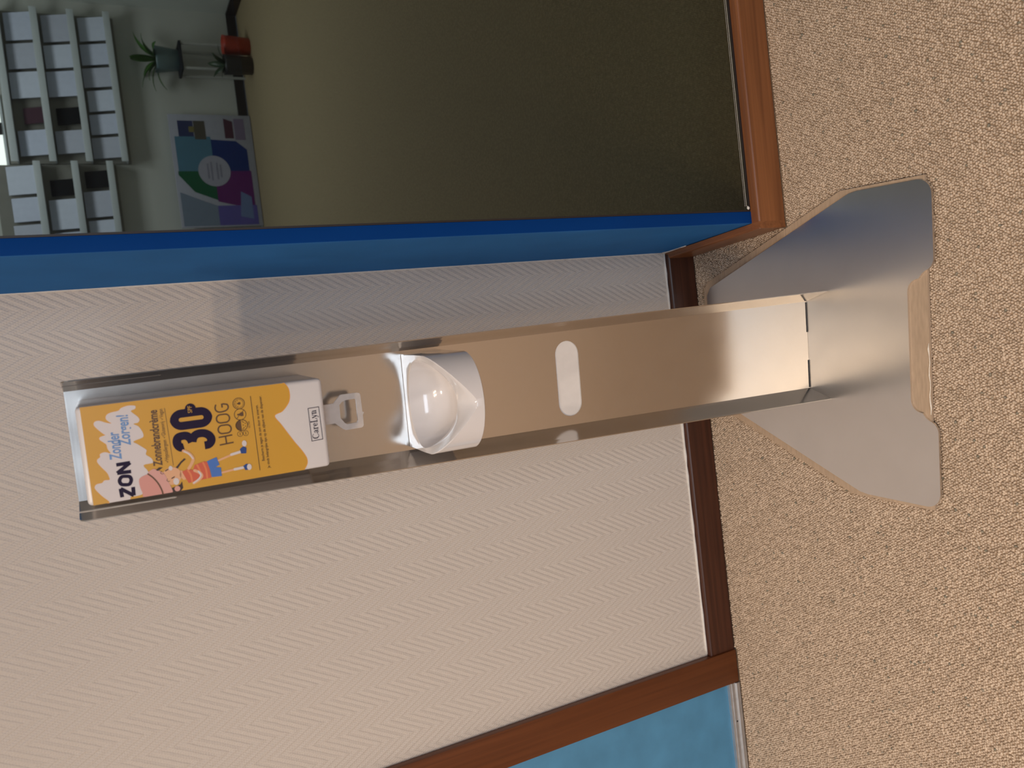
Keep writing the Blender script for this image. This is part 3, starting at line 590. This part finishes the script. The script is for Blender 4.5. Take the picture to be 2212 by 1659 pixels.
# printed child with sun hat
lv = 2
flat('figure_face', [disc(A_['face'][0], (Vector(A_['face'][0]) - Vector(A_['face'][1])).length, 30, (Vector(A_['face'][0]) - Vector(A_['face'][2])).length * 0.0 + (Vector(A_['face'][0]) - Vector(A_['face'][1])).length)], M['skin'], lv, lab)
flat('figure_neck', [A_['neck']], M['skin'], lv, lab)
flat('figure_hair', [clamp(A_['hair2'])], M['hair'], lv + 0.5, lab); flat('figure_braid', [A_['braid']], M['hair'], lv, lab); flat('figure_hair', [A_['hair1']], M['hair'], lv + 2, lab)
flat('figure_brim', [clamp(smooth_loop(A_['brim'], True, 3))], M['pink2'], lv + 1, lab); flat('figure_hat', [clamp(smooth_loop(A_['hat'], True, 3))], M['pink'], lv + 1.5, lab)
strokes('figure_hatband', [clamp(smooth_loop(A_['band'], False, 4))], 1.5, M['pbrown'], lv + 2, lab)
flat('figure_ear', [clamp(disc(A_['ear'][0], 3.0))], M['pink2'], lv + 1.5, lab)
flat('figure_cream', [disc(A_['cream1'][0], 3.9, 20, 3.0)], M['pwhite'], lv + 1, lab); flat('figure_cream', [disc(A_['cream2'][0], 2.6, 16, 2.0)], M['pwhite'], lv + 1, lab)
for k_ in ('eye1', 'eye2'): strokes('figure_eye', [A_[k_]], 1.1, M['hair'], lv + 2, lab)
for k_ in ('sm1', 'sm2'): strokes('figure_cheek', [A_[k_]], 0.5, M['pbrown'], lv + 2, lab)
strokes('figure_leg', [A_['leg1']], 2.3, M['skin'], lv, lab); strokes('figure_leg', [A_['leg2']], 2.3, M['skin'], lv, lab)
strokes('figure_sock', [A_['sock1']], 3.0, M['pwhite'], lv + 0.5, lab); strokes('figure_sock', [A_['sock2']], 3.0, M['pwhite'], lv + 0.5, lab)
for k_ in ('1', '2'):
    flat('figure_shoe', [A_['shoe' + k_]], M['shoe'], lv + 1, lab); flat('figure_toe_cap', [disc(A_['toe' + k_][0], 3.6, 18, 2.6)], M['pwhite'], lv + 1.5, lab)
flat('figure_shirt', [A_['shirt']], M['red'], lv + 0.5, lab)
for k_ in ('str1', 'str2', 'str3'): strokes('figure_stripe', [smooth_loop(A_[k_], False, 3)], 2.0, M['coral'], lv + 1, lab)
flat('figure_shorts', [A_['shorts']], M['denim'], lv + 1, lab)
strokes('figure_arm', [smooth_loop(A_['arm1'], False, 3)], 3.2, M['skin'], lv + 1, lab); strokes('figure_arm', [smooth_loop(A_['arm2'], False, 3)], 3.2, M['skin'], lv + 1.5, lab)
strokes('figure_cream', [smooth_loop(A_['cr1'], False, 3)], 1.5, M['pwhite'], lv + 2, lab); strokes('figure_cream', [smooth_loop(A_['cr2'], False, 3)], 1.6, M['pwhite'], lv + 2, lab)
# pull tab hanging under the box
to = [(p[0] / 1000, p[1] / 1000 - ZB) for p in A_['hook_o']]; ti = [(p[0] / 1000, p[1] / 1000 - ZB) for p in A_['hook_i']]
zmax = max(p[1] for p in to); to = [(p[0], 0.001 if p[1] > zmax - 0.006 else p[1]) for p in to]
hk = solid('pull_tab', [to, ti], lambda p: (p[0], 0.0185, p[1]), lambda p: (p[0], 0.0215, p[1]), M['tab'], dp); hk['label'] = 'translucent plastic pull ring under the box'

# ================================================================== drip cup
ZC = 0.7245
cup = on_stand('drip_cup', ZC); tag(cup, 'glossy white scooped plastic drip cup on the steel column below the pull ring', 'drip cup')
def cup_mesh():
    hwc, bb, bs, bd = 0.0655, D - 0.0004, -0.028, 0.0545
    ZTOP = 0.787
    out = [(hwc - 2 * hwc * i / 14, bb) for i in range(14)] + [(-hwc, bb - (bb - bs) * i / 10) for i in range(10)]
    out += [(-hwc * math.cos(math.pi * i / 64), bs - bd * math.sin(math.pi * i / 64)) for i in range(64)]
    out += [(hwc, bs + (bb - bs) * i / 10) for i in range(10)]
    n = len(out); cx, cb, ea, eb = 0.0, -0.0110, 0.0590, 0.0440
    def zo(a, b):      # outer edge: the front dips to a rounded vee
        if b > bs - 0.0005: return ZTOP
        u = abs(a) / hwc; return 0.7362 + (ZTOP - 0.7362) * (math.sqrt(u * u + 0.008) - 0.0894) / (math.sqrt(1.008) - 0.0894)
    def zi(a, b):      # inner edge of the rim
        return ZTOP if b > cb else 0.753 + (ZTOP - 0.753) * min(1.0, abs(a) / ea) ** 2.2
    inn = []
    for a, b in out:
        dx, dy = a - cx, b - cb; L = math.hypot(dx / ea, dy / eb); inn.append((cx + dx / L, cb + dy / L))
    rings = []; zfl = 0.7330
    for f_ in (0.12, 0.3, 0.5, 0.68, 0.82, 0.92, 0.975):
        rings.append([(cx + (p[0] - cx) * f_, cb + (p[1] - cb) * f_, zfl + (zi(*p) - 0.0007 - zfl) * (1 - math.sqrt(max(0, 1 - f_ ** 2.4)))) for p in inn])
    rings.append([(p[0], p[1], zi(*p) - 0.0007) for p in inn])
    for f_ in (0.06, 0.35, 0.65, 0.95): rings.append([(p[0] + (q[0] - p[0]) * f_, p[1] + (q[1] - p[1]) * f_, zi(*p) + (zo(*q) - zi(*p)) * f_) for p, q in zip(inn, out)])
    rings.append([(q[0], q[1], zo(*q) - 0.0010) for q in out])
    rings.append([(q[0], q[1], 0.7260) for q in out]); rings.append([(q[0] * 0.985, bb + (q[1] - bb) * 0.985, 0.7245) for q in out])
    v = [(a, b, z - ZC) for R_ in rings for a, b, z in R_]; f = []
    for i in range(len(rings) - 1):
        for j in range(n): f.append((i * n + j, i * n + (j + 1) % n, (i + 1) * n + (j + 1) % n, (i + 1) * n + j))
    f.append(tuple(range(n))); f.append(tuple(reversed(range((len(rings) - 1) * n, len(rings) * n))))
    o = mesh('cup_body', v, f, M['plastic'], cup, True)
    bm = bmesh.new(); bm.from_mesh(o.data); bmesh.ops.recalc_face_normals(bm, faces=bm.faces[:]); bm.to_mesh(o.data); bm.free()
    o.data.set_sharp_from_angle(angle=math.radians(38))
cup_mesh()

# ================================================================== the next room, seen through the pane
YF = 4.75
S_(box('floor_next_room', 0.235, 3.2, -0.2, YF, -0.05, -0.004, M['farfloor']))
S_(box('wall_far', 0.235, 2.70, YF, YF + 0.05, 0, 2.7, M['farwall']))
S_(box('wall_far_right', 2.70, 2.75, -0.2, YF + 0.05, 0, 2.7, M['farside']))
S_(box('ceiling_next_room', 0.235, 2.70, -0.2, YF, 2.7, 2.75, M['ceil']))
S_(box('baseboard_far', 1.90, 2.70, YF - 0.015, YF, 0.0, 0.068, mat('black_skirting', (0.014, 0.010, 0.009), 0.5)))
S_(box('baseboard_far_right', 2.685, 2.70, 3.2, YF - 0.015, 0.0, 0.068, M['gasket']))
w2 = S_(empty('window_2', (1.82, YF, 1.62)))
box('window_frame', -0.24, 0.24, -0.012, -0.001, -0.075, 0.70, M['rackw'], w2)
box('mullion', -0.018, 0.058, -0.020, -0.0125, -0.060, 0.66, M['gasket'], w2)
box('pane', -0.215, -0.020, -0.014, -0.0125, -0.060, 0.66, emit('daylit_pane', (0.88, 0.92, 0.95), 2.4), w2); box('pane', 0.060, 0.215, -0.014, -0.0125, -0.060, 0.66, bpy.data.materials['daylit_pane'], w2)
def rack(x0, x1, lips, label, name):
    r = empty(name, (x0, YF, lips[-1] - 0.05)); tag(r, label, 'brochure rack'); zb = lips[-1] - 0.05
    box('back_panel', 0, x1 - x0, -0.020, -0.001, 0.0, lips[0] + (0.02 if x1 > 2 else 0.24) - zb, sheet('rack_back', (0.26, 0.25, 0.22)) if 'rack_back' not in bpy.data.materials else bpy.data.materials['rack_back'], r)
    for z in lips:
        box('shelf', 0, x1 - x0, -0.105, -0.021, z - 0.030 - zb, z - 0.020 - zb, M['rackw'], r)
        box('front_lip', -0.006, x1 - x0 + 0.006, -0.112, -0.105, z - 0.030 - zb, z + 0.012 - zb, M['rackw'], r, 0.002)
    return r
rack(1.612, 2.60, (1.515, 1.300, 1.087, 0.872), 'wide white brochure rack with four rows on the far wall beyond the glass', 'brochure_rack')
rack(1.090, 1.604, (1.398, 1.180, 0.970), 'narrow white brochure rack nearest the blue frame beyond the glass', 'brochure_rack')
PW = [sheet('brochure_paper_%s' % n, c) for n, c in (('cool', (0.62, 0.66, 0.80)), ('grey', (0.54, 0.56, 0.66)), ('pale', (0.66, 0.70, 0.82)))]
PB = sheet('brochure_black', (0.003, 0.004, 0.005)); PM = sheet('brochure_plum', (0.075, 0.035, 0.05))
def brochure(x0, x1, z0, h, m, label, group=None):
    o = empty('brochure', ((x0 + x1) / 2, YF - 0.100, z0)); w = (x1 - x0) / 2
    tag(o, label, 'brochure', group); v = []
    lean = 0.060
    box_v = [(-w, 0, 0), (w, 0, 0), (w, lean, h), (-w, lean, h), (-w, 0.006, 0), (w, 0.006, 0), (w, lean + 0.006, h), (-w, lean + 0.006, h)]
    mesh('cover', box_v, [(0, 1, 2, 3), (7, 6, 5, 4), (0, 4, 5, 1), (3, 2, 6, 7), (0, 3, 7, 4), (1, 5, 6, 2)], m, o)
    return o
n = 0
ORD = ['leftmost', 'second', 'third', 'fourth', 'fifth', 'rightmost']
def place(i, k):
    j = k - 1 - i
    return 'leftmost' if j == 0 else 'rightmost' if j == k - 1 else ORD[j] + ' from the left'
rows = [(1.300, [2.59, 2.39, 2.206, 2.017, 1.83, 1.645], 'second'), (1.087, [2.59, 2.393, 2.221, 2.034, 1.832, 1.66], 'third'), (0.872, [2.59, 2.412, 2.253, 2.104, 1.944, 1.789, 1.629], 'lowest')]
for z, xs, rn in rows:
    for i in range(len(xs) - 1):
        if (rn, i) in (('second', 3), ('third', 3)): continue
        brochure(xs[i + 1] + 0.010, xs[i] - 0.012, z - 0.019, 0.185 + 0.006 * (i % 3), PW[n % 3], 'pale brochure, %s, in the %s row of the wide white rack' % (place(i, len(xs) - 1), rn), 'pale brochures in the %s row' % rn); n += 1
brochure(1.863, 1.966, 1.281, 0.145, PM, 'dark plum brochure in the second row of the wide white rack')
brochure(1.861, 1.970, 1.068, 0.168, PB, 'black brochure in the third row of the wide white rack')
for z, xs, rn in [(1.398, [1.60, 1.395, 1.219, 1.095], 'top'), (1.180, [1.38, 1.162, 1.095], 'middle'), (0.970, [1.43, 1.236, 1.095], 'bottom')]:
    for i in range(len(xs) - 1):
        brochure(xs[i + 1] + 0.008, xs[i] - 0.014, z - 0.019, 0.19 - 0.008 * (i % 2), PW[n % 3], 'pale brochure, %s, in the %s row of the narrow rack' % (place(i, len(xs) - 1), rn), 'pale brochures in the %s row of the narrow rack' % rn); n += 1
brochure(1.392, 1.497, 1.161, 0.168, PB, 'black brochure in the middle row of the narrow white rack')
brochure(1.442, 1.552, 0.951, 0.168, PB, 'black brochure in the bottom row of the narrow white rack')
# poster board standing against the far wall
px0, px1, pz0, pz1, py = 1.150, 1.945, 0.020, 0.556, 4.68
pst = empty('poster_board', ((px0 + px1) / 2, py, 0)); tag(pst, 'colourful framed poster with white centre circle standing by the far wall', 'poster')
mx = (px0 + px1) / 2
box('board', px0 - mx, px1 - mx, 0.0, 0.02, 0.0, pz1, sheet('poster_white', (0.42, 0.42, 0.50)), pst, 0.002)
def pp(name, pts, c, layer=1):
    m = bpy.data.materials.get('poster_' + name) or sheet('poster_' + name, c)
    L = [(p[0] - mx, p[1]) for p in pts]
    return solid('print_panel', [L], lambda p: (p[0], -0.0004 * layer - 0.0004, p[1]), lambda p: (p[0], -0.0002, p[1]), m, pst)
cxp, czp = 1.5465, 0.292
pp('teal', [(cxp, czp), (1.79, czp), (1.79, 0.53), (cxp, 0.53)], (0.085, 0.21, 0.31))
pp('navy', [(cxp, czp), (cxp, 0.05), (1.70, 0.05), (1.76, 0.12), (1.77, czp)], (0.007, 0.030, 0.17))
pp('green', [(cxp, czp), (cxp, 0.535), (1.52, 0.535), (1.40, 0.44), (1.34, czp)], (0.006, 0.105, 0.042))
pp('plum', [(cxp, czp), (1.33, czp), (1.30, 0.17), (1.30, 0.04), (cxp, 0.04)], (0.14, 0.014, 0.15))
pp('pale', [(1.16, 0.30), (1.30, 0.30), (1.34, 0.40), (1.40, 0.54), (1.16, 0.54)], (0.20, 0.25, 0.34))
pp('violet', [(1.16, 0.03), (1.30, 0.03), (1.30, 0.30), (1.16, 0.30)], (0.12, 0.10, 0.38))
pp('ink', [(1.79, 0.40), (1.90, 0.40), (1.90, 0.50), (1.79, 0.50)], (0.03, 0.04, 0.12), 2)
pp('umber', [(1.77, 0.32), (1.90, 0.32), (1.90, 0.395), (1.77, 0.395)], (0.09, 0.08, 0.06), 2)
pp('mustard', [(1.82, 0.395), (1.86, 0.395), (1.86, 0.43), (1.82, 0.43)], (0.20, 0.17, 0.06), 3)
pp('wine', [(1.78, 0.13), (1.90, 0.13), (1.92, 0.19), (1.78, 0.19)], (0.09, 0.03, 0.05), 2)
pp('mauve', [(1.77, 0.05), (1.92, 0.05), (1.92, 0.12), (1.77, 0.12)], (0.22, 0.17, 0.26), 2)
pp('highlight', [(1.20, 0.06), (1.36, 0.06), (1.40, 0.13), (1.22, 0.15)], (0.16, 0.22, 0.42), 2)  # bright bluish highlight on the poster, painted as a flat patch
pp('circle', disc((cxp, czp), 0.109, 40), (0.40, 0.39, 0.48), 4)
for dz, wd in ((0.042, 0.052), (0.018, 0.066), (-0.020, 0.060), (-0.044, 0.046)): pp('faint', [(cxp - wd, czp + dz - 0.006), (cxp + wd, czp + dz - 0.006), (cxp + wd, czp + dz + 0.006), (cxp - wd, czp + dz + 0.006)], (0.26, 0.25, 0.33), 5)
# little white table with potted plants
def lathe(name, prof, m, parent, n=24):
    v = [(r * math.cos(2 * math.pi * k / n), r * math.sin(2 * math.pi * k / n), z) for r, z in prof for k in range(n)]; f = []
    for i in range(len(prof) - 1):
        for k in range(n): f.append((i * n + k, i * n + (k + 1) % n, (i + 1) * n + (k + 1) % n, (i + 1) * n + k))
    f.append(tuple(reversed(range(n)))); f.append(tuple(range((len(prof) - 1) * n, len(prof) * n)))
    return mesh(name, v, f, m, parent, True)
LEAF = mat('leaf_green', (0.040, 0.130, 0.014), 0.5, var=0.3, vscale=30); LEAFD = mat('leaf_dark_green', (0.022, 0.050, 0.018), 0.4, var=0.3, vscale=30)
def leaf(parent, base, ang, elev, length, width, m):
    """arched pointed blade with a folded midrib"""
    v, f = [], []; d = Vector((math.cos(ang), math.sin(ang), 0)); sd = Vector((-math.sin(ang), math.cos(ang), 0)); p = Vector(base); e_ = elev
    for i in range(7):
        t = i / 6; w = width * math.sin(math.pi * (0.12 + 0.86 * t)) * 0.5
        up = Vector((0, 0, 1)) * 0.15 * w
        v += [p - sd * w + up, p, p + sd * w + up]
        p = p + (d * math.cos(e_) + Vector((0, 0, math.sin(e_)))) * length / 6; e_ -= 0.16
    for i in range(6):
        for k in range(2): f.append((i * 3 + k, i * 3 + k + 1, (i + 1) * 3 + k + 1, (i + 1) * 3 + k))
    o = mesh('leaf', v, f, m, parent, True); md = o.modifiers.new('thickness', 'SOLIDIFY'); md.thickness = 0.002
    return o
LEGM = sheet('table_leg_grey', (0.46, 0.46, 0.43))
tb = empty('side_table', (2.295, 4.60, 0)); tag(tb, 'small white side table with dark tray top beside the far wall', 'table')
box('tray_top', -0.098, 0.098, -0.095, 0.095, 0.428, 0.446, sheet('dark_tray', (0.02, 0.024, 0.03)), tb, 0.003)
for sx in (-1, 1):
    for sy in (-1, 1): box('leg', sx * 0.083 - 0.007, sx * 0.083 + 0.007, sy * 0.08 - 0.007, sy * 0.08 + 0.007, -0.004, 0.428, LEGM, tb)
p1 = empty('potted_plant', (2.290, 4.60, 0.4465)); tag(p1, 'green leafy plant in a teal pot on the side table', 'plant')
lathe('pot', [(0.066, 0.0), (0.070, 0.004), (0.088, 0.135), (0.090, 0.150), (0.084, 0.150), (0.080, 0.130)], mat('teal_glaze', (0.13, 0.20, 0.21), 0.35, var=0.06), p1)
for i, (a, el, L_, w_) in enumerate([(3.1, 1.0, 0.22, 0.05), (2.7, 0.55, 0.20, 0.055), (3.6, 0.8, 0.20, 0.05), (4.4, 1.25, 0.26, 0.045), (1.2, 1.2, 0.25, 0.045), (0.3, 1.0, 0.24, 0.05), (5.2, 0.9, 0.22, 0.055), (2.0, 0.9, 0.2, 0.05), (3.0, 0.2, 0.19, 0.05), (4.9, 0.5, 0.2, 0.06)]):
    leaf(p1, (0.02 * math.cos(a), 0.02 * math.sin(a), 0.13), a, el, L_, w_, LEAF)
p2 = empty('flower_pot', (2.334, 4.40, -0.004)); tag(p2, 'bright red planter on the floor under the side table', 'planter')
lathe('pot', [(0.052, 0.0), (0.056, 0.004), (0.066, 0.16), (0.068, 0.178), (0.062, 0.178), (0.058, 0.15)], mat('red_glaze', (0.42, 0.035, 0.012), 0.35, var=0.1), p2)
lathe('soil', [(0.059, 0.150), (0.059, 0.158)], mat('soil', (0.03, 0.02, 0.014), 0.9, var=0.3, vscale=80), p2)
p3 = empty('potted_plant', (2.195, 4.38, -0.004)); tag(p3, 'dark pot with small green leaves on the floor beside the red planter', 'plant')
lathe('pot', [(0.054, 0.0), (0.058, 0.004), (0.066, 0.17), (0.068, 0.188), (0.062, 0.188), (0.058, 0.16)], mat('charcoal_glaze', (0.022, 0.022, 0.022), 0.4, var=0.1), p3)
for a, el, L_ in [(0.4, 1.2, 0.13), (2.0, 1.1, 0.14), (3.6, 0.9, 0.12), (5.0, 1.2, 0.15), (5.8, 0.9, 0.13), (1.2, 1.4, 0.15)]:
    leaf(p3, (0.015 * math.cos(a), 0.015 * math.sin(a), 0.16), a, el, L_, 0.04, LEAFD)
